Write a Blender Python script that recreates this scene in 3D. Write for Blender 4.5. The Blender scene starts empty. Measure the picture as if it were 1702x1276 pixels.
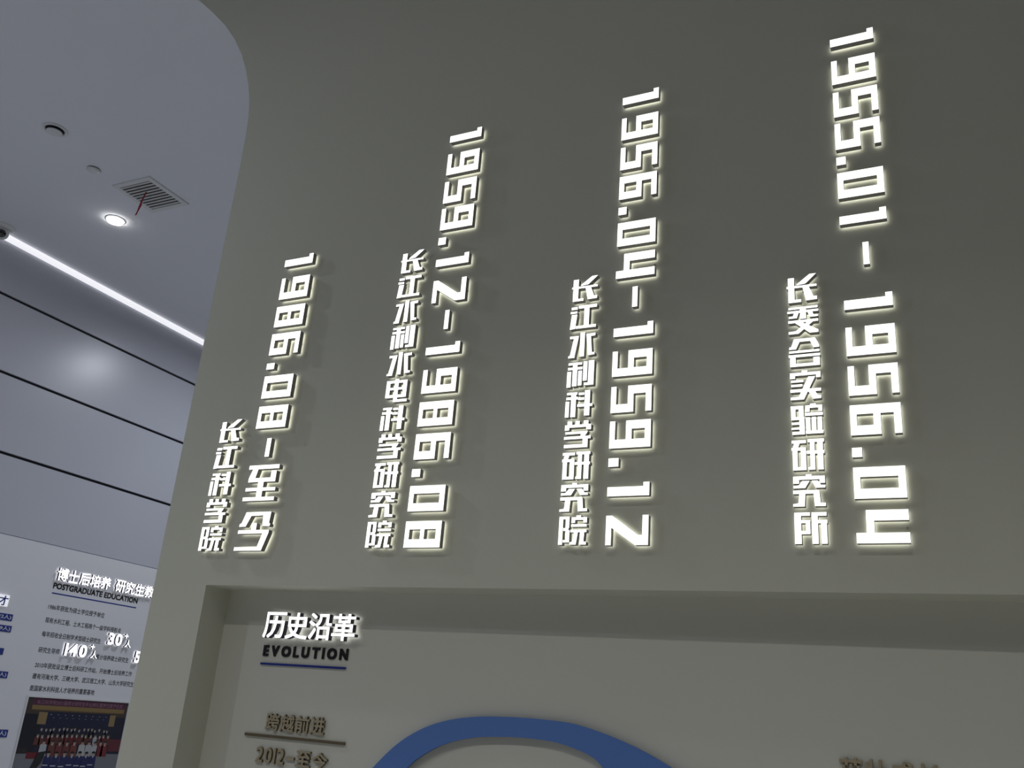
import bpy, bmesh, math, random
from mathutils import Matrix, Vector
from mathutils.geometry import tessellate_polygon

sc = bpy.context.scene
COL = sc.collection

# ---------------------------------------------------------------- camera
cam_d = bpy.data.cameras.new('camera')
cam_d.sensor_fit = 'HORIZONTAL'
cam_d.sensor_width = 36.0
cam_d.lens = 36.0 * 1530.6 / 1702.0
cam_d.clip_start = 0.05
cam = bpy.data.objects.new('camera', cam_d)
COL.objects.link(cam)
_r = Vector((0.9020652, 0.42513429, 0.07442588))      # camera right in the room's x, y, z
_d = Vector((-0.0832018, 0.34049828, -0.93655666))    # camera down
_f = Vector((-0.42350423, 0.83864281, 0.34252359))    # camera forward
M = Matrix((( _r.x, -_d.x, -_f.x, 0.0), (_r.y, -_d.y, -_f.y, 0.0), (_r.z, -_d.z, -_f.z, 1.6), (0, 0, 0, 1)))
cam.matrix_world = M
sc.camera = cam

# ---------------------------------------------------------------- exposure and world
sc.view_settings.view_transform = 'Standard'
sc.view_settings.look = 'None'
sc.view_settings.exposure = 0.0
sc.view_settings.gamma = 1.0
sc.view_settings.use_curve_mapping = False
sc.cycles.use_denoising = True
sc.cycles.max_bounces = 8
sc.cycles.diffuse_bounces = 5
sc.cycles.sample_clamp_indirect = 4.0
w = bpy.data.worlds.new('world')
sc.world = w
w.use_nodes = True
w.node_tree.nodes['Background'].inputs[0].default_value = (0.6, 0.65, 0.75, 1)
w.node_tree.nodes['Background'].inputs[1].default_value = 0.03

CEIL = 6.532          # ceiling height
WALL_Y = 3.636        # face of the wall that carries the dates
LEFT_X = -9.864       # face of the cladding on the left wall
BACK_Y = 3.816        # back of the recess under the dates
EDGE_X = -3.852       # free vertical edge of the wall
LINTEL = 2.135

def area(name, loc, size, power, color, spread=180.0, rot=(0, 0, 0), shape='DISK'):
    l = bpy.data.lights.new(name, 'AREA')
    l.shape = shape
    l.size = size
    if shape == 'RECTANGLE': l.size_y = 0.3
    l.energy = power
    l.color = color
    l.spread = math.radians(spread)
    o = bpy.data.objects.new(name, l)
    o.location = loc
    o.rotation_euler = rot
    COL.objects.link(o)
    return o

COOL = (0.86, 0.91, 1.0)
WARM = (1.0, 0.985, 0.93)
# recessed downlights of the side room (the first one is the lamp in view)
for x, y, p in ((-8.232, 6.144, 72), (-8.0, 2.2, 72), (-8.0, -1.4, 72), (-4.9, 7.2, 50), (-1.6, 7.2, 38), (-7.37, 9.46, 72)):
    area('downlight_lamp', (x, y, CEIL - 0.03), 0.14, p*0.85, COOL, 170)
# downlights of the hall in front of the dates
for x, p in ((-3.1, 35), (-0.4, 35), (2.9, 33)):
    area('hall_lamp', (x, -0.85, CEIL - 0.03), 0.16, p, WARM, 112)

# ---------------------------------------------------------------- materials
def mat(name, color, rough=0.6, metal=0.0, noise=0.0, nscale=6.0, bump=0.0, bscale=200.0, spec=0.5, emit=None, coat=0.0):
    m = bpy.data.materials.new(name)
    m.use_nodes = True
    nt = m.node_tree
    b = nt.nodes['Principled BSDF']
    b.inputs['Base Color'].default_value = (*color, 1)
    b.inputs['Roughness'].default_value = rough
    b.inputs['Metallic'].default_value = metal
    b.inputs['Specular IOR Level'].default_value = spec
    b.inputs['Coat Weight'].default_value = coat
    tc = nt.nodes.new('ShaderNodeTexCoord')
    if noise:
        n = nt.nodes.new('ShaderNodeTexNoise')
        n.inputs['Scale'].default_value = nscale
        n.inputs['Detail'].default_value = 4
        nt.links.new(tc.outputs['Object'], n.inputs['Vector'])
        r = nt.nodes.new('ShaderNodeMapRange')
        r.inputs['To Min'].default_value = 1 - noise
        r.inputs['To Max'].default_value = 1 + noise
        nt.links.new(n.outputs['Fac'], r.inputs['Value'])
        mx = nt.nodes.new('ShaderNodeVectorMath'); mx.operation = 'SCALE'
        mx.inputs[0].default_value = color
        nt.links.new(r.outputs['Result'], mx.inputs['Scale'])
        nt.links.new(mx.outputs[0], b.inputs['Base Color'])
    if bump:
        n2 = nt.nodes.new('ShaderNodeTexNoise')
        n2.inputs['Scale'].default_value = bscale
        nt.links.new(tc.outputs['Object'], n2.inputs['Vector'])
        bp = nt.nodes.new('ShaderNodeBump')
        bp.inputs['Strength'].default_value = bump
        bp.inputs['Distance'].default_value = 0.002
        nt.links.new(n2.outputs['Fac'], bp.inputs['Height'])
        nt.links.new(bp.outputs['Normal'], b.inputs['Normal'])
    if emit:
        b.inputs['Emission Color'].default_value = (*emit[0], 1)
        b.inputs['Emission Strength'].default_value = emit[1]
    return m

M_WALL = mat('white_wall_paint', (0.655, 0.655, 0.56), 0.75, noise=0.02, nscale=1.5, bump=0.15, spec=0.3)
M_REC = mat('recess_paint', (0.67, 0.67, 0.60), 0.7, noise=0.015, nscale=1.5, spec=0.3)
M_DIM = mat('fill_cutting_dark', (0.13, 0.13, 0.12), 0.7, noise=0.03)  # for the unseen near and right walls, made dark to cut bounced fill
M_CEIL = mat('ceiling_paint', (0.78, 0.79, 0.85), 0.8, noise=0.02, nscale=1.0, spec=0.3)
M_CLAD = mat('satin_cladding', (0.54, 0.55, 0.62), 0.30, noise=0.03, nscale=1.2, spec=0.5)
M_GROOVE = mat('groove_black', (0.008, 0.008, 0.014), 0.7)
M_BOARD = mat('board_white', (0.76, 0.76, 0.80), 0.6, noise=0.01, spec=0.3)
M_FLOOR = mat('floor_stone', (0.58, 0.58, 0.57), 0.35, noise=0.06, nscale=3)
M_FACE = mat('lit_acrylic', (0.9, 0.9, 0.88), 0.4, emit=((1.0, 1.0, 0.955), 1.6))
M_BACK = mat('led_back_glow', (0.9, 0.9, 0.9), 0.5, emit=((1.0, 1.0, 0.935), 1.3))
M_FACE2 = mat('lit_acrylic_cool', (0.9, 0.9, 0.92), 0.4, emit=((0.97, 0.97, 1.0), 1.6))
M_BACK2 = mat('led_back_glow_cool', (0.9, 0.9, 0.9), 0.5, emit=((0.98, 0.98, 1.0), 1.15))
M_SIDE = mat('grey_return', (0.30, 0.29, 0.285), 0.5, metal=0.0)
M_DARK = mat('dark_return', (0.03, 0.03, 0.06), 0.4)
M_BLACK = mat('black_acrylic', (0.006, 0.006, 0.007), 0.4)
M_INK = mat('print_ink', (0.035, 0.035, 0.05), 0.7)
M_BOX = mat('lit_box_face', (0.8, 0.8, 0.85), 0.4, emit=((0.95, 0.96, 1.0), 0.5))
M_BLUE = mat('blue_acrylic', (0.012, 0.03, 0.26), 0.35)
M_PLATE = mat('blue_plate', (0.022, 0.042, 0.24), 0.4)
M_WHITE = mat('white_print', (0.8, 0.8, 0.85), 0.6)
M_GOLD = mat('bronze_letter', (0.44, 0.37, 0.25), 0.45, metal=0.15)
M_GOLDS = mat('bronze_return', (0.16, 0.13, 0.08), 0.45, metal=0.3)
M_ARC = mat('blue_ribbon_paint', (0.105, 0.22, 0.58), 0.45, noise=0.04, nscale=2)
M_FRAME = mat('white_plastic', (0.70, 0.71, 0.72), 0.45)
M_LOUV = mat('louvre_grey', (0.55, 0.55, 0.54), 0.5)
M_VOID = mat('duct_black', (0.02, 0.02, 0.02), 0.8)
M_LENS = mat('camera_glass', (0.004, 0.004, 0.008), 0.08, coat=1.0)
M_RED = mat('red_ribbon', (0.42, 0.02, 0.04), 0.6)
M_LAMP = mat('lamp_diffuser', (1, 1, 1), 0.4, emit=((1.0, 0.985, 0.93), 24.0))
M_STRIP = mat('led_strip', (0.9, 0.9, 0.92), 0.4, emit=((0.96, 0.96, 1.0), 0.76))

# ---------------------------------------------------------------- helpers
def obj(name, mesh, parent=None, material=None):
    if material: mesh.materials.append(material)
    o = bpy.data.objects.new(name, mesh)
    COL.objects.link(o)
    if parent: o.parent = parent
    return o

def tag(o, label=None, cat=None, group=None, kind=None):
    if label: o['label'] = label
    if cat: o['category'] = cat
    if group: o['group'] = group
    if kind: o['kind'] = kind
    return o

def empty(name, mat4, label, cat, group=None):
    o = bpy.data.objects.new(name, None)
    o.empty_display_size = 0.05
    o.matrix_world = mat4
    COL.objects.link(o)
    return tag(o, label, cat, group)

def from_bm(name, bm, material, parent=None):
    me = bpy.data.meshes.new(name)
    bmesh.ops.recalc_face_normals(bm, faces=bm.faces)
    bm.to_mesh(me); bm.free()
    return obj(name, me, parent, material)

def bm_box(bm, lo, hi):
    (x0, y0, z0), (x1, y1, z1) = lo, hi
    v = [bm.verts.new(p) for p in ((x0,y0,z0),(x1,y0,z0),(x1,y1,z0),(x0,y1,z0),(x0,y0,z1),(x1,y0,z1),(x1,y1,z1),(x0,y1,z1))]
    for f in ((0,3,2,1),(4,5,6,7),(0,1,5,4),(1,2,6,5),(2,3,7,6),(3,0,4,7)):
        bm.faces.new([v[i] for i in f])

def box(name, lo, hi, material, parent=None, bevel=0.0):
    bm = bmesh.new(); bm_box(bm, lo, hi)
    if bevel: bmesh.ops.bevel(bm, geom=bm.edges[:], offset=bevel, segments=2, affect='EDGES')
    return from_bm(name, bm, material, parent)

def structure(o): o['kind'] = 'structure'; return o

def prism(name, pts, lo, hi, axis, material, parent=None):
    """outline pts (2D) swept between lo and hi along axis 'y' (pts = x,z) or 'z' (pts = x,y)"""
    bm = bmesh.new()
    P = (lambda a, b, t: (a, t, b)) if axis == 'y' else (lambda a, b, t: (a, b, t))
    A = [bm.verts.new(P(a, b, lo)) for a, b in pts]
    B = [bm.verts.new(P(a, b, hi)) for a, b in pts]
    n = len(pts)
    for t in tessellate_polygon([[Vector((a, b, 0)) for a, b in pts]]):
        bm.faces.new([A[i] for i in t]); bm.faces.new([B[i] for i in reversed(t)])
    for i in range(n): bm.faces.new((A[i], A[(i+1) % n], B[(i+1) % n], B[i]))
    return from_bm(name, bm, material, parent)

def lathe(name, prof, material, parent=None, seg=32, loc=(0, 0, 0)):
    bm = bmesh.new()
    rings = []
    for r, z in prof:
        if r < 1e-6: rings.append([bm.verts.new((0, 0, z))])
        else: rings.append([bm.verts.new((r*math.cos(2*math.pi*i/seg), r*math.sin(2*math.pi*i/seg), z)) for i in range(seg)])
    for a, b in zip(rings, rings[1:]):
        for i in range(seg):
            j = (i+1) % seg
            if len(a) == 1 and len(b) == 1: continue
            if len(a) == 1: bm.faces.new((a[0], b[i], b[j]))
            elif len(b) == 1: bm.faces.new((a[i], a[j], b[0]))
            else: bm.faces.new((a[i], a[j], b[j], b[i]))
    o = from_bm(name, bm, material, parent)
    for p in o.data.polygons: p.use_smooth = True
    o.location = loc
    return o

FRONT = Matrix(((1,0,0),(0,0,-1),(0,1,0)))   # local u,v,n -> x,z,-y (walls facing the hall)
LEFT = Matrix(((0,0,1),(1,0,0),(0,1,0)))     # local u,v,n -> y,z,x  (left wall)

def place(rot, loc):
    m = rot.to_4x4(); m.translation = Vector(loc); return m

# flat outlines: list of (verts2d, faces)
_text_cache = {}
def text_flat(s, bold=0.0):
    """flat filled mesh of a string, as verts and faces, with its bounding box"""
    k = (s, bold)
    if k not in _text_cache:
        c = bpy.data.curves.new('lettering', 'FONT'); c.body = s; c.resolution_u = 3
        o = bpy.data.objects.new('lettering', c); COL.objects.link(o)
        me = bpy.data.meshes.new_from_object(o)
        bm = bmesh.new(); bm.from_mesh(me)
        bmesh.ops.remove_doubles(bm, verts=bm.verts[:], dist=1e-5)
        bm.verts.index_update()
        vs = [(v.co.x, v.co.y, 0) for v in bm.verts]
        fs = [[v.index for v in f.verts] for f in bm.faces]
        bm.free(); bpy.data.objects.remove(o); bpy.data.curves.remove(c); bpy.data.meshes.remove(me)
        if bold > 0:                                   # thicken the strokes: the outline laid down again a little to every side
            d = bold*0.42; V2, F2 = [], []
            for lay, (sx_, sy_) in enumerate(((-d, -0.9*d), (d, -d), (0.92*d, d), (-0.92*d, 0.92*d))):
                n = len(V2); V2 += [(x+sx_, y+sy_, lay) for x, y, _ in vs]; F2 += [[i+n for i in f] for f in fs]
            vs, fs = V2, F2
        xs = [v[0] for v in vs]; ys = [v[1] for v in vs]
        _text_cache[k] = (vs, fs, (min(xs), max(xs), min(ys), max(ys)))
    return _text_cache[k]

def fit(flat, u0, u1, v0, v1):
    vs, fs, (a, b, c, d) = flat
    return [((x-a)/(b-a)*(u1-u0)+u0, (y-c)/(d-c)*(v1-v0)+v0, l) for x, y, l in vs], fs

def stroke_flat(strokes, u0, u1, v0, v1):
    """strokes in a 100x100 box with y down"""
    rects = [s for s in strokes if not isinstance(s[0], tuple)]
    polys = [s for s in strokes if isinstance(s[0], tuple)]
    vs, fs, idx = [], [], {}
    W = lambda x, y, l: (u0+(u1-u0)*x/100, v1-(v1-v0)*y/100, l)
    xs = sorted({x for s in rects for x in (s[0], s[2])}); ys = sorted({y for s in rects for y in (s[1], s[3])})
    def vid(i, j):
        if (i, j) not in idx: idx[(i, j)] = len(vs); vs.append(W(xs[i], ys[j], 0))
        return idx[(i, j)]
    for i in range(len(xs)-1):                      # the straight strokes as one merged outline
        for j in range(len(ys)-1):
            mx, my = (xs[i]+xs[i+1])/2, (ys[j]+ys[j+1])/2
            if any(s[0] < mx < s[2] and s[1] < my < s[3] for s in rects):
                fs.append([vid(i, j), vid(i+1, j), vid(i+1, j+1), vid(i, j+1)])
    for lay, s in enumerate(polys, 1):              # slanting strokes lie a hair proud of them
        ax = sum(p[0] for p in s)/len(s); ay = sum(p[1] for p in s)/len(s); k = 0.992 if rects else 1.0
        n = len(vs)
        vs += [W(ax+(x-ax)*k, ay+(y-ay)*k, lay) for x, y in s]
        fs.append(list(range(n, n+len(s))))
    return vs, fs

def flat_mesh(name, flat, n):
    vs, fs = flat
    bm = bmesh.new()
    V = [bm.verts.new((x, y, n + l*0.00015)) for x, y, l in vs]
    for f in fs:
        try: bm.faces.new([V[i] for i in f])
        except ValueError: pass
    bmesh.ops.triangulate(bm, faces=[f for f in bm.faces if len(f.verts) > 4])
    me = bpy.data.meshes.new(name)
    for f in bm.faces:
        if f.normal.z < 0: f.normal_flip()
    bm.normal_update()
    for f in bm.faces:
        if f.normal.z < 0: f.normal_flip()
    bm.to_mesh(me); bm.free()
    return me

def side_mesh(name, flat, n0, n1):
    vs, fs = flat
    cnt = {}
    for f in fs:
        for a, b in zip(f, f[1:]+f[:1]):
            cnt[frozenset((a, b))] = cnt.get(frozenset((a, b)), 0) + 1
    bm = bmesh.new()
    A = [bm.verts.new((x, y, n0 + l*0.00015)) for x, y, l in vs]; B = [bm.verts.new((x, y, n1 + l*0.00015)) for x, y, l in vs]
    for e, c in cnt.items():
        if c == 1 and len(e) == 2:
            a, b = e; bm.faces.new((A[a], A[b], B[b], B[a]))
    bmesh.ops.delete(bm, geom=[v for v in bm.verts if not v.link_faces], context='VERTS')
    me = bpy.data.meshes.new(name); bm.to_mesh(me); bm.free()
    return me

def channel_letter(name, flat, rot, loc, gap, depth, mats, label, cat, group, pin=None):
    """a letter standing off the wall: glowing face, metal return, led back that lights the wall"""
    r = empty(name, place(rot, loc), label, cat, group)
    obj('face', flat_mesh('face', flat, gap+depth), r, mats[0])
    obj('return', side_mesh('return', flat, gap, gap+depth), r, mats[1])
    if mats[2]: obj('back_light', flat_mesh('back_light', flat, gap), r, mats[2])
    if pin and gap > 0.001:
        for px, py in pin: box('spacer', (px-.002, py-.002, 0.0), (px+.002, py+.002, gap+0.001), mats[1], r)
    return r

def raised_letter(name, flat, rot, loc, depth, m_face, m_side, label, cat, group=None):
    """a solid cut letter fixed flat on the wall"""
    r = empty(name, place(rot, loc), label, cat, group)
    obj('face', flat_mesh('face', flat, depth), r, m_face)
    obj('edge', side_mesh('edge', flat, 0.0, depth), r, m_side)
    return r

ORD = ['top', 'second', 'third', 'fourth', 'fifth', 'sixth', 'seventh', 'eighth', 'ninth', 'tenth', 'eleventh', 'twelfth', 'thirteenth', 'fourteenth', 'fifteenth']
DATES = [
    ('1955.01-1956.04', '1', -0.34, -0.157, 4.566, 4.625),
    ('1955.01-1956.04', '9', -0.34, -0.157, 4.359, 4.486),
    ('1955.01-1956.04', '5', -0.34, -0.157, 4.186, 4.315),
    ('1955.01-1956.04', '5', -0.34, -0.157, 4.019, 4.15),
    ('1955.01-1956.04', '.', -0.34, -0.302, 3.94, 3.979),
    ('1955.01-1956.04', '0', -0.34, -0.157, 3.775, 3.9),
    ('1955.01-1956.04', '1', -0.34, -0.157, 3.649, 3.705),
    ('1955.01-1956.04', '-', -0.256, -0.233, 3.451, 3.553),
    ('1955.01-1956.04', '1', -0.34, -0.157, 3.257, 3.316),
    ('1955.01-1956.04', '9', -0.34, -0.157, 3.055, 3.178),
    ('1955.01-1956.04', '5', -0.34, -0.157, 2.888, 3.011),
    ('1955.01-1956.04', '6', -0.34, -0.157, 2.726, 2.848),
    ('1955.01-1956.04', '.', -0.34, -0.304, 2.639, 2.676),
    ('1955.01-1956.04', '0', -0.34, -0.157, 2.477, 2.598),
    ('1955.01-1956.04', '4', -0.34, -0.157, 2.309, 2.433),
    ('1956.04-1959.12', '1', -1.325, -1.141, 4.501, 4.562),
    ('1956.04-1959.12', '9', -1.325, -1.141, 4.294, 4.42),
    ('1956.04-1959.12', '5', -1.325, -1.141, 4.124, 4.25),
    ('1956.04-1959.12', '6', -1.325, -1.141, 3.96, 4.085),
    ('1956.04-1959.12', '.', -1.325, -1.285, 3.876, 3.916),
    ('1956.04-1959.12', '0', -1.325, -1.141, 3.708, 3.832),
    ('1956.04-1959.12', '4', -1.325, -1.141, 3.541, 3.665),
    ('1956.04-1959.12', '-', -1.242, -1.218, 3.389, 3.49),
    ('1956.04-1959.12', '1', -1.325, -1.141, 3.25, 3.309),
    ('1956.04-1959.12', '9', -1.325, -1.141, 3.058, 3.178),
    ('1956.04-1959.12', '5', -1.325, -1.141, 2.889, 3.01),
    ('1956.04-1959.12', '9', -1.325, -1.141, 2.728, 2.85),
    ('1956.04-1959.12', '.', -1.325, -1.28, 2.647, 2.684),
    ('1956.04-1959.12', '1', -1.325, -1.141, 2.518, 2.575),
    ('1956.04-1959.12', '2', -1.325, -1.141, 2.311, 2.435),
    ('1959.12-1986.08', '1', -2.308, -2.117, 4.507, 4.566),
    ('1959.12-1986.08', '9', -2.308, -2.117, 4.301, 4.431),
    ('1959.12-1986.08', '5', -2.308, -2.117, 4.127, 4.258),
    ('1959.12-1986.08', '9', -2.308, -2.117, 3.966, 4.094),
    ('1959.12-1986.08', '.', -2.308, -2.264, 3.879, 3.921),
    ('1959.12-1986.08', '1', -2.308, -2.117, 3.753, 3.812),
    ('1959.12-1986.08', '2', -2.308, -2.117, 3.547, 3.672),
    ('1959.12-1986.08', '-', -2.22, -2.196, 3.395, 3.498),
    ('1959.12-1986.08', '1', -2.308, -2.117, 3.264, 3.321),
    ('1959.12-1986.08', '9', -2.308, -2.117, 3.061, 3.184),
    ('1959.12-1986.08', '8', -2.308, -2.117, 2.893, 3.016),
    ('1959.12-1986.08', '6', -2.308, -2.117, 2.728, 2.854),
    ('1959.12-1986.08', '.', -2.308, -2.262, 2.643, 2.681),
    ('1959.12-1986.08', '0', -2.308, -2.117, 2.478, 2.599),
    ('1959.12-1986.08', '8', -2.308, -2.117, 2.309, 2.431),
    ('1986.08', '1', -3.312, -3.118, 3.907, 3.967),
    ('1986.08', '9', -3.312, -3.118, 3.702, 3.833),
    ('1986.08', '8', -3.312, -3.118, 3.534, 3.657),
    ('1986.08', '6', -3.312, -3.118, 3.367, 3.492),
    ('1986.08', '.', -3.312, -3.26, 3.284, 3.319),
    ('1986.08', '0', -3.312, -3.118, 3.117, 3.244),
    ('1986.08', '8', -3.312, -3.118, 2.948, 3.071),
    ('1986.08', '-', -3.22, -3.192, 2.79, 2.89),
    ('1986.08', '至', -3.315, -3.106, 2.555, 2.745),
    ('1986.08', '今', -3.315, -3.106, 2.301, 2.498),
]
# ---------------------------------------------------------------- room shell
X1, Y0, Y1 = 5.0, -4.2, 13.0
structure(box('floor', (LEFT_X-0.3, Y0-0.2, -0.15), (X1+0.2, Y1+0.2, 0), M_FLOOR))
structure(box('ceiling', (LEFT_X-0.3, Y0-0.2, CEIL), (X1+0.2, Y1+0.2, CEIL+0.15), M_CEIL))
structure(box('wall_right', (X1, Y0, 0), (X1+0.2, Y1, CEIL), M_DIM))
structure(box('wall_near', (LEFT_X-0.2, Y0-0.2, 0), (X1+0.2, Y0, CEIL), M_DIM))
structure(box('wall_far', (LEFT_X-0.2, Y1, 0), (X1+0.2, Y1+0.2, CEIL), M_REC))

# the wall with the dates: free left edge that sweeps into the ceiling in a quarter curve, recess below
RX0, RX1 = -3.492, 3.4
SWEEP = [(-3.853, 4.75), (-3.857, 4.95), (-3.868, 5.09), (-3.889, 5.22), (-3.922, 5.34), (-3.972, 5.472), (-4.042, 5.622), (-4.136, 5.776), (-4.264, 5.940), (-4.414, 6.098), (-4.577, 6.256), (-4.75, 6.397), (-4.94, CEIL)]
pts = [(EDGE_X, 0.0)] + SWEEP + [(X1, CEIL), (X1, 0.0), (RX1, 0.0), (RX1, LINTEL), (RX0, LINTEL), (RX0, 0.0)]
structure(prism('wall_front', pts, WALL_Y, WALL_Y+0.03, 'y', M_WALL))
BACKSWEEP = [(x+0.31, z) for x, z in SWEEP]           # the body behind the face steps back from the free edge
core = structure(prism('wall_front', [(EDGE_X+0.31, 0)] + BACKSWEEP + pts[14:], WALL_Y+0.03, BACK_Y, 'y', M_WALL))
structure(prism('wall_back', [(EDGE_X+0.31, 0)] + BACKSWEEP + [(X1, CEIL), (X1, 0)], BACK_Y, BACK_Y+0.15, 'y', M_REC))

# left wall: black backing with horizontal cladding bands, thin recessed joints
wl = structure(box('wall_left', (LEFT_X-0.2, Y0, 0), (LEFT_X-0.03, Y1, CEIL), M_GROOVE))
K = -LEFT_X
S = 9.864/10.08          # the survey of the left wall was taken at 10.08 m
bands = [0.4935, 0.4305, 0.3405, 0.2495, 0.160]
g = 0.017
for i in range(4):
    top = 1.6 + bands[i]*K - (g if i else 0.0)
    bot = 1.6 + bands[i+1]*K + (g if i < 3 else 0.0)
    if i == 0: top = CEIL
    box('cladding_panel', (LEFT_X-0.03, Y0, bot), (LEFT_X, Y1, top), M_CLAD, wl, 0.0015)
box('cladding_panel', (LEFT_X-0.03, Y0, 0), (LEFT_X, Y1, 1.6+bands[4]*K-0.004), M_CLAD, wl)
tb = structure(box('trim_1', (LEFT_X, Y0, 1.6+bands[0]*K-0.0), (LEFT_X+0.05, Y1, CEIL), M_STRIP))
board = box('display_board', (LEFT_X, 4.0, 0.25), (LEFT_X+0.012, 12.0, 1.6+0.1585*K), M_BOARD, None, 0.001)
tag(board, 'white display board covering the lower left wall under the black joints', 'display board')

# ---------------------------------------------------------------- block glyphs (digit lies on its side: x = digit height, y = digit width)
DIG = {
 '0': [(0,0,13,100),(86,0,100,100),(0,0,100,31),(0,69,100,100)],
 '1': [(0,31,100,100),(86,0,100,100)],
 '2': [[(0,0),(14,0),(76,67),(86,67),(86,0),(100,0),(100,100),(70,100),(13,41),(13,100),(0,100)]],
 '4': [(20,0,100,32),(20,0,35,100),(0,69,100,100)],
 '5': [(0,0,13,100),(0,69,56,100),(42,0,56,100),(42,0,100,31),(86,0,100,100)],
 '6': [(0,0,13,100),(0,0,100,31),(0,69,60,100),(46,0,60,100),(86,0,100,100)],
 '8': [(0,0,12,100),(43,0,54,100),(86,0,100,100),(0,0,100,31),(0,69,100,100)],
 '9': [(0,0,13,100),(0,69,100,100),(40,0,54,100),(40,0,100,31),(86,0,100,100)],
 '.': [(0,0,100,100)], '-': [(0,0,100,100)],
 '至': [(4,0,98,11),[(17,11),(34,11),(28,38),(8,38),(10,30)],(8,36,92,47),(76,17,92,47),(40,47,57,92),(4,63,96,72),(0,89,97,99)],
 '今': [[(20,0),(97,0),(95,29),(99,31),(98,38),(76,37),(74,9),(37,10),(24,38),(4,38),(5,31),(10,29)],(43,29,58,48),(4,47,98,56),
        [(80,56),(98,56),(84,100),(0,100),(0,91),(70,90)]],
}
HAN = {
 '长': [(5,8,25,100),(5,90,46,100),(0,39,98,47),[(76,0),(98,0),(62,34),(34,37),(34,33)],[(52,47),(73,47),(86,84),(98,84),(98,96),(62,97)]],
 '江': [(3,8,26,19),(0,26,25,35),[(5,39),(26,39),(20,98),(0,100)],(30,4,99,16),(52,10,71,90),(22,87,98,98)],
 '水': [[(3,12),(37,12),(24,92),(24,100),(0,100),(0,92),(6,90),(18,22),(3,22)],(42,0,59,97),
        [(64,8),(98,6),(98,17),(82,18),(88,84),(98,84),(98,93),(74,95)]],
 '利': [(3,4,54,13),(2,22,56,32),(20,4,37,97),(0,38,15,100),(41,37,55,95),(59,2,74,78),(78,0,99,96),(64,86,99,96)],
 '电': [(6,7,22,80),(41,0,57,97),(77,7,93,80),(6,7,93,18),(6,37,93,47),(6,68,93,80),(41,88,99,99)],
 '科': [(4,5,42,14),(2,23,45,33),(20,5,38,100),(0,39,14,100),(47,8,68,17),(46,27,68,36),(44,52,99,62),(70,0,89,97)],
 '学': [(12,0,29,17),(41,0,56,17),(71,0,88,17),(4,14,97,24),(3,14,19,34),(81,14,98,34),(6,40,84,49),[(66,40),(88,40),(76,60),(60,60)],(2,58,98,68),(70,62,88,96),(3,88,88,100)],
 '研': [(1,2,45,12),[(8,10),(26,10),(20,28),(4,28)],(0,26,44,36),(3,30,18,100),(28,30,44,100),(3,90,44,100),(50,0,100,10),(46,38,100,48),
        [(57,5),(71,5),(71,100),(50,100),(50,92),(57,90)],(79,5,96,100)],
 '究': [(41,-2,58,8),(2,4,98,15),(2,4,20,27),(82,4,98,27),[(30,19),(52,19),(38,42),(2,42),(2,34),(18,33)],[(58,19),(76,19),(86,33),(98,34),(98,42),(70,42)],
        (1,49,78,60),[(20,55),(38,55),(35,100),(0,100),(0,92),(16,90)],[(62,52),(80,52),(83,90),(98,90),(98,100),(65,100)]],
 '院': [(2,2,16,100),(2,2,38,11),(25,2,38,42),(18,42,36,52),(26,50,40,92),(18,84,40,92),(62,-2,78,8),(45,5,99,14),(45,5,58,24),(87,5,99,24),
        (45,29,99,38),(43,48,99,57),[(56,55),(70,55),(64,100),(42,100),(42,92),(52,90)],[(77,55),(92,55),(90,90),(99,90),(99,100),(76,100)]],
 '委': [(4,2,98,10),(0,15,100,23),(41,2,60,46),[(22,20),(38,20),(30,42),(4,42),(4,35),(18,34)],[(64,20),(80,20),(84,34),(98,35),(98,42),(72,42)],
        (2,50,98,59),[(20,56),(42,56),(98,90),(98,99),(70,99)],[(66,56),(86,56),(34,99),(2,99),(2,90),(26,89)]],
 '会': [[(18,1),(86,1),(98,28),(98,36),(80,36),(70,12),(36,12),(24,38),(2,38),(2,30),(9,28)],(2,43,98,51),(0,57,100,66),(4,62,22,99),(4,89,98,99),(78,70,98,99)],
 '实': [(40,-2,57,8),(2,5,98,15),(2,5,18,25),(84,5,98,25),(5,30,44,38),(5,45,40,53),(2,62,98,72),[(60,20),(82,20),(44,98),(2,98),(2,89),(28,88)],
        [(56,66),(74,62),(88,87),(98,87),(98,97),(72,98)]],
 '验': [(1,3,40,14),(26,3,41,42),(2,14,16,50),(2,40,42,50),(27,42,43,98),(3,58,30,66),(2,76,30,82),(4,89,43,99),(62,-2,80,8),(47,3,99,12),(47,3,60,25),(87,3,99,25),
        (45,28,100,38),(48,43,61,88),(66,43,79,88),(84,43,97,88),(46,88,100,98)],
 '所': [(2,4,22,100),(2,3,49,13),(16,27,49,36),(36,27,49,70),(16,60,49,70),(54,3,98,14),(54,3,72,100),(66,27,100,37),(81,30,98,100)],
}
DATE_GROUP = 'glowing characters of the date columns'
WHERE = {'1955.01-1956.04': 'rightmost date column 1955.01-1956.04', '1956.04-1959.12': 'date column 1956.04-1959.12',
         '1959.12-1986.08': 'date column 1959.12-1986.08', '1986.08': 'leftmost date column starting 1986.08'}
GAP, DEP = 0.011, 0.029
count = {}
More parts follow.
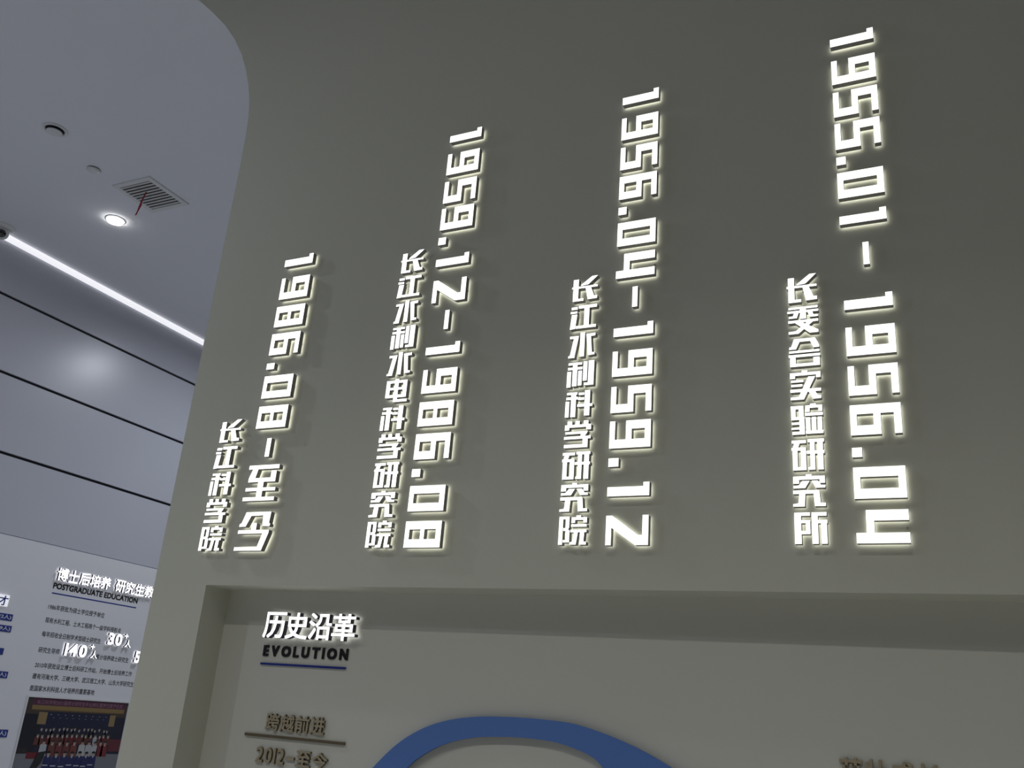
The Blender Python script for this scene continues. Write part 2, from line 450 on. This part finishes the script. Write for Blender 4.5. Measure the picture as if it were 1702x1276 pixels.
for col, ch, x0, x1, z0, z1 in DATES:
    i = count.get(col, 0); count[col] = i+1
    cx_, cz_ = (x0+x1)/2, (z0+z1)/2
    hw, hh = (x1-x0)/2, (z1-z0)/2
    fl = stroke_flat(DIG[ch], -hw, hw, -hh, hh)
    kind = {'.': 'illuminated_dot', '-': 'illuminated_dash'}.get(ch, 'illuminated_digit' if ch.isdigit() else 'illuminated_character')
    what = {'.': 'glowing white square dot', '-': 'glowing white dash'}.get(ch, 'glowing white sideways digit %s' % ch if ch.isdigit() else 'large glowing white character %s' % ch)
    if ch in '.-': pin = [(0, 0)]
    elif ch == '1': pin = [(-hw*.6, -hh*.3), (hw*.6, -hh*.3)]
    elif ch.isdigit(): pin = [(-hw*.5, -hh*.8), (hw*.9, 0)]
    else: pin = [(0, 0)]
    if ch == '2': pin = [(-hw*.93, hh*.5), (hw*.93, 0)]
    channel_letter(kind, fl, FRONT, (cx_, WALL_Y, cz_), GAP, DEP, (M_FACE, M_SIDE, M_BACK),
                   '%s, %s in the %s' % (what, 'topmost' if i == 0 else ORD[i]+' from top', WHERE[col]), 'sign digit' if ch.isdigit() else 'sign character', DATE_GROUP, pin)

NAMES = [
 ('长江科学院', -3.556, -3.412, 2.303, 3.010, 'leftmost name column'),
 ('长江水利水电科学研究院', -2.523, -2.385, 2.311, 3.871, 'name column left of 1959.12-1986.08'),
 ('长江水利科学研究院', -1.540, -1.410, 2.315, 3.575, 'name column left of 1956.04-1959.12'),
 ('长委会实验研究所', -0.564, -0.441, 2.309, 3.440, 'rightmost name column'),
]
for s, x0, x1, z0, z1, where in NAMES:
    n = len(s)
    h = (z1-z0)/(n+(n-1)*0.16)
    for i, ch in enumerate(s):
        t = z1 - i*h*1.16
        hw, hh = (x1-x0)/2, h/2
        fl = stroke_flat(HAN[ch], -hw, hw, -hh, hh)
        a = HAN[ch][1]
        channel_letter('illuminated_character', fl, FRONT, ((x0+x1)/2, WALL_Y, t-hh), GAP, DEP, (M_FACE, M_SIDE, M_BACK),
                       'small glowing character %s, %s in the %s' % (ch, 'topmost' if i == 0 else ORD[i]+' from top', where), 'sign character',
                       'glowing characters of the name columns', [((x0-x1)/2*.9+ (x1-x0)*0.0, 0)] if ch in '院所研' else [(hw*0.0, hh*-.02)])

# ---------------------------------------------------------------- inside the recess
NTH = ['first', 'second', 'third', 'fourth', 'fifth', 'sixth', 'seventh', 'eighth', 'ninth']
def row(s, x0, x1, z0, z1, fn, fill=0.9, bold=0.03, widths=None):
    """one object per character, spread evenly from x0 to x1"""
    n = len(s); step = (x1-x0)/n
    for i, ch in enumerate(s):
        if ch == ' ': continue
        a = x0+i*step; b = a+step*fill
        fl_t = text_flat(ch, bold)
        bx = fl_t[2]
        asp = (bx[1]-bx[0])
        fn(ch, i, a, b, z0, z1, fl_t)

def head_letter(ch, i, a, b, z0, z1, ft):
    hw, hh = (b-a)/2, (z1-z0)/2
    channel_letter('illuminated_character', fit(ft, -hw, hw, -hh, hh), FRONT, ((a+b)/2, BACK_Y, (z0+z1)/2), 0.016, 0.030, (M_FACE2, M_DARK, M_BACK2),
                   'glowing white character %s, %s from left in the heading above EVOLUTION' % (ch, NTH[i]), 'sign character', 'glowing heading in the recess', [(0, 0)])
row('历史沿革', -3.190, -2.632, 1.6+0.298, 1.6+0.424, head_letter, 0.97, 0.035)

def spaced(s, x0, x1, bold, prop=0.12):
    """positions for letters with their natural widths"""
    ws = []
    for ch in s:
        bx = text_flat(ch, bold)[2]; ws.append(bx[1]-bx[0])
    gap_ = prop
    tot = sum(ws)+gap_*(len(s)-1)
    k = (x1-x0)/tot; out = []; x = x0
    for ch, w_ in zip(s, ws):
        out.append((ch, x, x+w_*k)); x += (w_+gap_)*k
    return out
for i, (ch, a, b) in enumerate(spaced('EVOLUTION', -3.203, -2.688, 0.11, 0.24)):
    hw, hh = (b-a)/2, 0.0265
    dup_ = {0: 'first', 1: 'second', 2: 'first', 8: 'last'}
    word = 'black cut letter %s of EVOLUTION' % ch
    if ch == 'O': word = 'black cut letter O before L in EVOLUTION' if i == 2 else 'black cut letter O before N in EVOLUTION'
    raised_letter('cut_letter', fit(text_flat(ch, 0.11), -hw, hw, -hh, hh), FRONT, ((a+b)/2, BACK_Y, 1.6+0.239), 0.006, M_BLACK, M_BLACK, word, 'letter', 'EVOLUTION letters')
tag(box('heading_rule', (-3.207, BACK_Y-0.008, 1.6+0.171), (-2.692, BACK_Y, 1.6+0.181), M_BLUE), 'dark blue rule under the black EVOLUTION lettering', 'rule')

def gold(ch, a, b, z0, z1, label, group):
    hw, hh = (b-a)/2, (z1-z0)/2
    raised_letter('cut_character', fit(text_flat(ch, 0.05), -hw, hw, -hh, hh), FRONT, ((a+b)/2, BACK_Y, (z0+z1)/2), 0.012, M_GOLD, M_GOLDS, label, 'letter', group)
st = 0.355/4
for i, ch in enumerate('跨越前进'):
    gold(ch, -3.113+i*st, -3.113+i*st+st*0.93, 1.6-0.130, 1.6-0.052, 'bronze character %s, %s from left above the thin bronze rule' % (ch, NTH[i]), 'bronze characters above the rule')
tag(box('bronze_rule', (-3.232, BACK_Y-0.010, 1.6-0.163), (-2.640, BACK_Y, 1.6-0.150), M_GOLDS), 'thin bronze rule between the bronze characters and the 2012 date', 'rule')
for i, (ch, a, b) in enumerate(spaced('2012–至今', -3.142, -2.722, 0.05, 0.10)):
    z0, z1 = 1.6-0.276, 1.6-0.206
    if ch == '–': z0, z1 = 1.6-0.252, 1.6-0.239
    word = {0: 'bronze digit 2 starting the year 2012', 1: 'round bronze digit 0, second digit of the year 2012', 2: 'narrow bronze digit 1, third digit of the year 2012', 3: 'bronze digit 2 ending the year 2012',
            4: 'bronze dash after the year 2012'}.get(i, 'bronze character %s, %s after the 2012 dash' % (ch, NTH[i-5]))
    gold(ch, a, b, z0, z1, word, 'bronze date under the rule')
st = 0.345/4
for i, ch in enumerate('茁壮成长'):
    gold(ch, -0.462+i*st, -0.462+i*st+st*0.93, 1.6-0.115, 1.6-0.033, 'bronze character %s, %s from left in the row cut off at lower right' % (ch, NTH[i]), 'bronze characters at lower right')

# blue ribbon standing off the recess wall
def spline(P, n=10):
    out = []
    Q = [P[0]]+P+[P[-1]]
    for i in range(1, len(Q)-2):
        p0, p1, p2, p3 = Q[i-1:i+3]
        for k in range(n):
            t = k/n
            out.append(tuple(0.5*((2*p1[j])+(-p0[j]+p2[j])*t+(2*p0[j]-5*p1[j]+4*p2[j]-p3[j])*t*t+(-p0[j]+3*p1[j]-3*p2[j]+p3[j])*t**3) for j in range(2)))
    out.append(P[-1]); return out
outer = spline([(-2.86,-1.1),(-2.80,-0.75),(-2.62,-0.40),(-2.484,-0.247),(-2.365,-0.135),(-2.245,-0.063),(-2.126,-0.021),(-1.99,0.004),(-1.846,0.014),(-1.67,0.016),(-1.496,0.004),(-1.284,-0.050),(-1.096,-0.127),(-0.90,-0.24),(-0.60,-0.48),(-0.3,-0.8)])
inner = spline([(-2.68,-1.1),(-2.62,-0.75),(-2.44,-0.40),(-2.301,-0.228),(-2.21,-0.160),(-2.115,-0.114),(-1.99,-0.082),(-1.853,-0.068),(-1.72,-0.064),(-1.60,-0.070),(-1.51,-0.088),(-1.437,-0.111),(-1.388,-0.145),(-1.30,-0.25),(-1.16,-0.48),(-1.0,-0.8)])
sx = 0.99
bm = bmesh.new()
yf, yb = BACK_Y-0.030, BACK_Y-0.012
rows_ = []
for (ax, az), (bx, bz) in zip(outer, inner):
    rows_.append([bm.verts.new(p) for p in ((ax*sx, yf, 1.6+az*sx), (bx*sx, yf, 1.6+bz*sx), (bx*sx, yb, 1.6+bz*sx), (ax*sx, yb, 1.6+az*sx))])
for r0, r1 in zip(rows_, rows_[1:]):
    for j in range(4): bm.faces.new((r0[j], r0[(j+1)%4], r1[(j+1)%4], r1[j]))
bm.faces.new(rows_[0]); bm.faces.new(rows_[-1][::-1])
rib = from_bm('arched_ribbon', bm, M_ARC)
tag(rib, 'broad blue arched ribbon panel standing off the recess wall', 'wall decoration')
for px, pz in ((-2.20, -0.10), (-1.75, -0.03), (-1.30, -0.11)):
    box('spacer', (px-.01, yb-0.001, 1.6+pz-.01), (px+.01, BACK_Y, 1.6+pz+.01), M_ARC, rib)

# ---------------------------------------------------------------- ceiling fittings
def ceil_root(name, x, y, label, cat):
    return empty(name, Matrix.Translation((x, y, CEIL)), label, cat)
r = ceil_root('air_nozzle', -7.414, 4.665, 'round white ceiling nozzle with a dark crescent gap, nearest the top left', 'ceiling vent')
lathe('rim', [(0.118, 0.0), (0.118, -0.006), (0.105, -0.014), (0.088, -0.010), (0.084, 0.0)], M_FRAME, r)
lathe('throat', [(0.084, -0.001), (0.0, -0.001)], M_VOID, r)
lathe('disc', [(0.0, -0.040), (0.060, -0.038), (0.073, -0.032), (0.073, -0.028), (0.0, -0.022)], M_FRAME, r)
lathe('stem', [(0.012, -0.025), (0.012, 0.0)], M_VOID, r, 8)
r = ceil_root('access_cover', -7.612, 5.297, 'small round flush cover between the round nozzle and the square grille', 'ceiling cover')
lathe('shadow_ring', [(0.058, 0.0), (0.058, -0.012), (0.0, -0.012)], M_VOID, r)
lathe('cover_disc', [(0.066, -0.011), (0.066, -0.017), (0.0, -0.019)], M_FRAME, r)
r = ceil_root('downlight', -8.232, 6.144, 'round glowing downlight in the ceiling beside the square grille', 'ceiling light')
lathe('trim_ring', [(0.108, 0.0), (0.108, -0.006), (0.084, -0.010), (0.084, -0.004)], M_FRAME, r)
lathe('diffuser', [(0.088, -0.008), (0.086, -0.026), (0.06, -0.034), (0.0, -0.036)], M_LAMP, r)

vx0, vx1, vy0, vy1 = -7.672, -7.140, 5.586, 6.150
r = ceil_root('air_grille', (vx0+vx1)/2, (vy0+vy1)/2, 'square louvred ceiling grille with a red ribbon hanging from it', 'ceiling vent')
hx, hy, fw = (vx1-vx0)/2, (vy1-vy0)/2, 0.055
bm = bmesh.new()
for lo, hi in (((-hx,-hy),(hx,-hy+fw)), ((-hx,hy-fw),(hx,hy)), ((-hx,-hy+fw),(-hx+fw,hy-fw)), ((hx-fw,-hy+fw),(hx,hy-fw))):
    bm_box(bm, (*lo, -0.014), (*hi, 0.001))
from_bm('frame', bm, M_FRAME, r)
box('duct', (-hx+fw, -hy+fw, -0.002), (hx-fw, hy-fw, 0.001), M_VOID, r)
nb = 10
for i in range(nb):
    y = -hy+fw + (i+0.5)*(2*(hy-fw))/nb
    bm = bmesh.new(); bm_box(bm, (-hx+fw, -0.012, -0.0015), (hx-fw, 0.012, 0.0015))
    s = from_bm('slat', bm, M_LOUV, r); s.location = (0, y, -0.011); s.rotation_euler = (math.radians(-8), 0, 0)
# ribbon hanging from a slat
bm = bmesh.new()
path = [(0.0, 0.0, -0.012), (0.0, -0.012, -0.07), (-0.008, -0.020, -0.13), (-0.006, -0.026, -0.19), (-0.012, -0.036, -0.26), (-0.018, -0.044, -0.31)]
pr = None
for i, (x, y, z) in enumerate(path):
    wv = 0.011 if i != 3 else 0.020
    cur = [bm.verts.new((x-wv, y-0.001, z)), bm.verts.new((x+wv, y-0.001, z)), bm.verts.new((x+wv, y+0.001, z)), bm.verts.new((x-wv, y+0.001, z))]
    if pr:
        for j in range(4): bm.faces.new((pr[j], pr[(j+1)%4], cur[(j+1)%4], cur[j]))
    pr = cur
o = from_bm('ribbon', bm, M_RED, None); o.location = (-7.405, 5.80, CEIL)
tag(o, 'short red ribbon hanging down from the square ceiling grille', 'ribbon')

# dome camera
r = ceil_root('security_camera', -9.70, 5.83, 'white security camera with a black lens at the far left ceiling edge', 'security camera')
lathe('base', [(0.09, 0.0), (0.09, -0.012), (0.075, -0.028), (0.0, -0.030)], M_FRAME, r)
ball = lathe('ball', [(0.0, -0.058)] + [(0.058*math.sin(a), -0.058*math.cos(a)) for a in [math.pi*k/16 for k in range(1, 16)]] + [(0.0, 0.058)], M_FRAME, r, 32, (0, 0, -0.072))
eye = lathe('lens_window', [(0.036, 0.045), (0.036, 0.049), (0.030, 0.054), (0.018, 0.059), (0.0, 0.061)], M_LENS, ball)
ball.rotation_euler = Vector((9.0, -5.6, -4.4)).to_track_quat('Z', 'Y').to_euler()
ring = lathe('collar', [(0.044, 0.036), (0.045, 0.044), (0.038, 0.050), (0.036, 0.044)], M_FRAME, ball)

r.scale = (1.4, 1.4, 1.25)

# ---------------------------------------------------------------- print and letters on the left wall
BX = LEFT_X + 0.012
def onboard(y, v): return (BX, y*S, 1.6+v*S)
def left_letter(ch, y0, y1, v0, v1, label, group, cat='sign character', bold=0.035, mats=None, depth=0.028, name='illuminated_character'):
    hw, hh = (y1-y0)*S/2, (v1-v0)*S/2
    channel_letter(name, fit(text_flat(ch, bold), -hw, hw, -hh, hh), LEFT, onboard((y0+y1)/2, (v0+v1)/2), 0.014, depth, mats or (M_FACE2, M_DARK, M_BACK2), label, cat, group, [(0, 0)])
hd = [(ch, 7.915+i*0.1665) for i, ch in enumerate('博士后培养')] + [(ch, 8.825+i*0.1665) for i, ch in enumerate('研究生教')]
for i, (ch, y) in enumerate(hd):
    left_letter(ch, y, y+0.158, 1.203, 1.357, 'glowing white character %s, %s from left above POSTGRADUATE EDUCATION' % (ch, NTH[i]), 'glowing heading on the left board')
def printed(s, y0, y1, v0, v1, name='text_line', m=None, bold=0.0, parent=None, lift=0.0007, label=None):
    hw, hh = (y1-y0)*S/2, (v1-v0)*S/2
    fl = fit(text_flat(s, bold), -hw, hw, -hh, hh)
    o = obj(name, flat_mesh(name, fl, lift), None, m or M_INK)
    o.parent = parent or board
    o.matrix_world = place(LEFT, onboard((y0+y1)/2, (v0+v1)/2))
    if label: o['label'] = label
    else: o['kind'] = 'stuff'
    return o
printed('POSTGRADUATE EDUCATION', 7.925, 9.275, 1.102, 1.176, 'heading_text', M_BLACK, 0.09, label='bold black English heading')
box('underline', (BX-0.001, 7.930*S, 1.6+1.042*S), (BX+0.002, 9.272*S, 1.6+1.056*S), M_BLUE, board)
LH = 0.033
for s, y0, y1, vc in (('1986年获批为硕士学位授予单位', 7.926, 8.785, 0.885), ('现有水利工程、土木工程两个一级学科授权点', 7.929, 9.10, 0.728), ('每年招收全日制学术型硕士研究生', 7.929, 8.815, 0.565),
                      ('研究生导师', 7.933, 8.235, 0.380), ('累计培养硕士研究生', 8.790, 9.330, 0.372), ('2010年获批设立博士后科研工作站，开始博士后培养工作', 7.936, 9.434, 0.205),
                      ('建有河海大学、三峡大学、武汉理工大学、山东大学研究生联', 7.939, 9.560, 0.078), ('是国家水利科技人才培养的重要基地', 7.940, 8.890, -0.058)):
    printed(s, y0, y1, vc-LH, vc+LH, bold=0.035)
def num(s, y0, y1, v0, v1, ctx):
    for i, (ch, a, b) in enumerate(spaced(s, y0, y1, 0.06, 0.12)):
        t = '%s digit, glowing white %s, of the number %s' % (NTH[i], ch, ctx)
        left_letter(ch, a, b, v0, v1, t, 'glowing numbers on the left board', 'sign digit', 0.06, name='illuminated_digit')
num('30', 8.890, 9.115, 0.535, 0.685, '30 ending the third text line')
num('140', 8.275, 8.600, 0.343, 0.493, '140 in the fourth text line')
num('50', 9.385, 9.600, 0.350, 0.500, '50 cut off by the wall edge')
for y, v, c in ((9.145, 0.640, '30 in the upper number row'), (8.645, 0.455, '140 in the lower number row')):
    left_letter('+', y, y+0.062, v, v+0.058, 'small glowing plus sign beside the number %s' % c, 'glowing numbers on the left board', 'sign character', 0.05)
for y, v, c in ((9.175, 0.528, '30 in the upper row'), (8.670, 0.345, '140 in the lower row')):
    left_letter('人', y, y+0.105, v, v+0.095, 'small glowing character 人 after the number %s' % c, 'glowing numbers on the left board', 'sign character', 0.02)

# blue name plates at the far left
PL = [(6.80, 7.483, 0.655, 0.731, '(2人)', 'upper of the two blue plates just under the lit box'), (6.80, 7.505, 0.530, 0.602, '(9人)', 'lower of the two blue plates just under the lit box'),
      (6.80, 7.477, 0.276, 0.349, '', 'blank end of a blue plate, third from the top'), (6.80, 7.606, 0.026, 0.099, '(1人)', 'blue plate with a white bracket, fourth from the top'),
      (6.80, 7.792, -0.610, -0.527, '(3人)', 'blue plate lowest at the left picture edge')]
for y0, y1, v0, v1, s, lab in PL:
    rt = empty('name_plate', place(LEFT, onboard((y0+y1)/2, (v0+v1)/2)), lab, 'name plate', 'blue name plates on the left board')
    hw, hh = (y1-y0)*S/2, (v1-v0)*S/2
    box('plate', (-hw, -hh, 0.0), (hw, hh, 0.006), M_PLATE, rt, 0.001)
    if s:
        wtx = 0.145
        fl = fit(text_flat(s, 0.02), hw-0.020-wtx*1.05, hw-0.020, -hh*0.72, hh*0.72)
        obj('plate_text', flat_mesh('plate_text', fl, 0.0075), rt, M_WHITE)
rt = empty('lit_sign_box', place(LEFT, onboard(7.06, 0.870)), 'glowing white sign box with a blue character at the far left edge', 'sign box')
box('lit_face', (-0.28, -0.062, 0.0), (0.302, 0.062, 0.022), M_BOX, rt, 0.002)
obj('sign_character', flat_mesh('sign_character', fit(text_flat('才', 0.03), 0.165, 0.290, -0.054, 0.054), 0.026), rt, M_BLUE)
obj('character_edge', side_mesh('character_edge', fit(text_flat('才', 0.03), 0.165, 0.290, -0.054, 0.054), 0.022, 0.026), rt, M_BLUE)

# framed group photograph: a flat print inside a thin light frame
PY0, PY1, PV0, PV1 = 7.950, 9.478, -1.16, -0.158
pw, ph = (PY1-PY0)*S, (PV1-PV0)*S
rt = empty('group_photograph', place(LEFT, onboard(PY0, PV1)), 'framed group photograph of people in graduation gowns on the left board', 'photograph')
bm = bmesh.new()
t = 0.018
for lo, hi in (((-t, 0), (pw+t, t)), ((-t, -ph-t), (pw+t, -ph)), ((-t, -ph), (0, 0)), ((pw, -ph), (pw+t, 0))):
    bm_box(bm, (*lo, 0.0), (*hi, 0.014))
from_bm('picture_frame', bm, M_FRAME, rt)
random.seed(5)
quads = []
def q(u0, v0, u1, v1, c, lay): quads.append(([(u0,v0),(u1,v0),(u1,v1),(u0,v1)], c, lay))
def poly(p, c, lay): quads.append((p, c, lay))
VS = 0.80   # v in units where 1 = lower picture edge in view
q(0, 0, 1, 1.3, (.012,.012,.035), 0)
q(0, .0, 1, .32, (.05,.035,.03), 1)
q(0, .23, .16, .86, (.008,.008,.018), 2); q(.86, .23, 1, .80, (.010,.010,.03), 2)
q(.16, .19, .86, .62, (.008,.010,.038), 2)
q(.055, .00, .97, .105, (.085,.022,.055), 3)
q(.055, .105, .97, .165, (.22,.145,.055), 4)
q(.055, .165, .97, .180, (.10,.06,.03), 4)
q(.13, .20, .21, .37, (.24,.17,.08), 5); q(.83, .20, .89, .37, (.24,.17,.08), 5)
q(0, .78, 1, 1.3, (.17,.18,.20), 3)
q(.10, .76, .26, .85, (.13,.012,.02), 4); q(.88, .56, 1, .74, (.11,.02,.03), 4); q(.0, .70, .10, .78, (.02,.015,.02), 4)
for i in range(9):
    q(.24+i*.068, .225, .248+i*.068, .233, (.45,.55,.7), 5)
    q(.27+i*.062, .27, .277+i*.062, .278, (.35,.42,.6), 5)
def person(u, v, s, gown, skin=(.33,.25,.21), hat=(.02,.02,.03), collar=(.5,.5,.5), lay=6, length=2.2):
    hw_ = .0125*s; hh_ = .021*s
    poly([(u-2.3*hw_, v+hh_*5.2*length/2), (u-2.0*hw_, v+hh_*1.6), (u-.9*hw_, v+hh_*.9), (u+.9*hw_, v+hh_*.9), (u+2.0*hw_, v+hh_*1.6), (u+2.3*hw_, v+hh_*5.2*length/2)], gown, lay)
    poly([(u-.8*hw_, v+hh_*.9), (u+.8*hw_, v+hh_*.9), (u, v+hh_*2.2)], collar, lay+1)
    poly([(u+hw_*math.cos(a), v+hh_*math.sin(a)) for a in [2*math.pi*k/10 for k in range(10)]], skin, lay+2)
    if hat: poly([(u-1.1*hw_, v-.15*hh_), (u-1.0*hw_, v-.9*hh_), (u, v-1.35*hh_), (u+1.0*hw_, v-.9*hh_), (u+1.1*hw_, v-.15*hh_)], hat, lay+3)
for i in range(17): person(.185+i*.0405+random.uniform(-.008,.008), .425+random.uniform(-.014,.012), .85, (.012,.012,.03), lay=6, length=2.6)
for i in range(16):
    white = i in (12,)
    person(.165+i*.046+random.uniform(-.006,.006), .515+random.uniform(-.012,.012), .98, (.35,.36,.40) if white else random.choice([(.11,.03,.025),(.12,.015,.02),(.09,.025,.02)]), lay=10, length=2.6)
for i, u in enumerate([.235, .315, .385, .455, .525, .605, .672, .735, .79, .835]):
    g_ = [(.38,.40,.44), (.13,.04,.03), (.14,.03,.03), (.12,.03,.03), (.15,.04,.03), (.42,.42,.44), (.40,.40,.43), (.42,.42,.46), (.15,.02,.03), (.16,.02,.03)][i]
    person(u, .620+random.uniform(-.008,.008), 1.2, g_, lay=14, length=3.0, collar=(.4,.35,.3))
poly([(.20,.76),(.27,.74),(.25,.90),(.20,1.02),(.15,1.02)], (.015,.015,.02), 20)
for i, u in enumerate([.30, .375, .452, .525, .598, .665, .735]):
    person(u, .775+.006*(i%2), 1.35, (.016,.018,.10), lay=22, length=4.6, hat=(.006,.006,.012), collar=(.45,.45,.45))
    q(u-.04, .93+.01*(i%3), u+.012, .945+.01*(i%3), (.42,.44,.48), 27)
for i in range(24):
    pass
me = bpy.data.meshes.new('print')
verts, faces, cols = [], [], []
for p, c, lay in quads:
    n = len(verts)
    for u, v in p:
        verts.append((min(max(u,0),1)*pw, -min(max(v*VS,0),1)*ph, 0.002+lay*0.0003))
    faces.append(list(range(n, n+len(p)))[::-1]); cols.append(c)
me.from_pydata(verts, [], faces)
ca = me.color_attributes.new('ink', 'FLOAT_COLOR', 'CORNER')
for pl, c in zip(me.polygons, cols):
    for li in pl.loop_indices: ca.data[li].color = (*c, 1)
mp = bpy.data.materials.new('photo_print'); mp.use_nodes = True
nt = mp.node_tree; at = nt.nodes.new('ShaderNodeVertexColor'); at.layer_name = 'ink'
nt.links.new(at.outputs['Color'], nt.nodes['Principled BSDF'].inputs['Base Color'])
nt.nodes['Principled BSDF'].inputs['Roughness'].default_value = 0.45
obj('print', me, rt, mp)
fl = fit(text_flat('长江科学院2021届硕士研究生毕业典礼暨学位授予仪式', 0.01), pw*.09, pw*.94, -ph*.072, -ph*.022)
obj('banner_text', flat_mesh('banner_text', fl, 0.0045), rt, mat('banner_ink', (.30,.16,.22), .6))
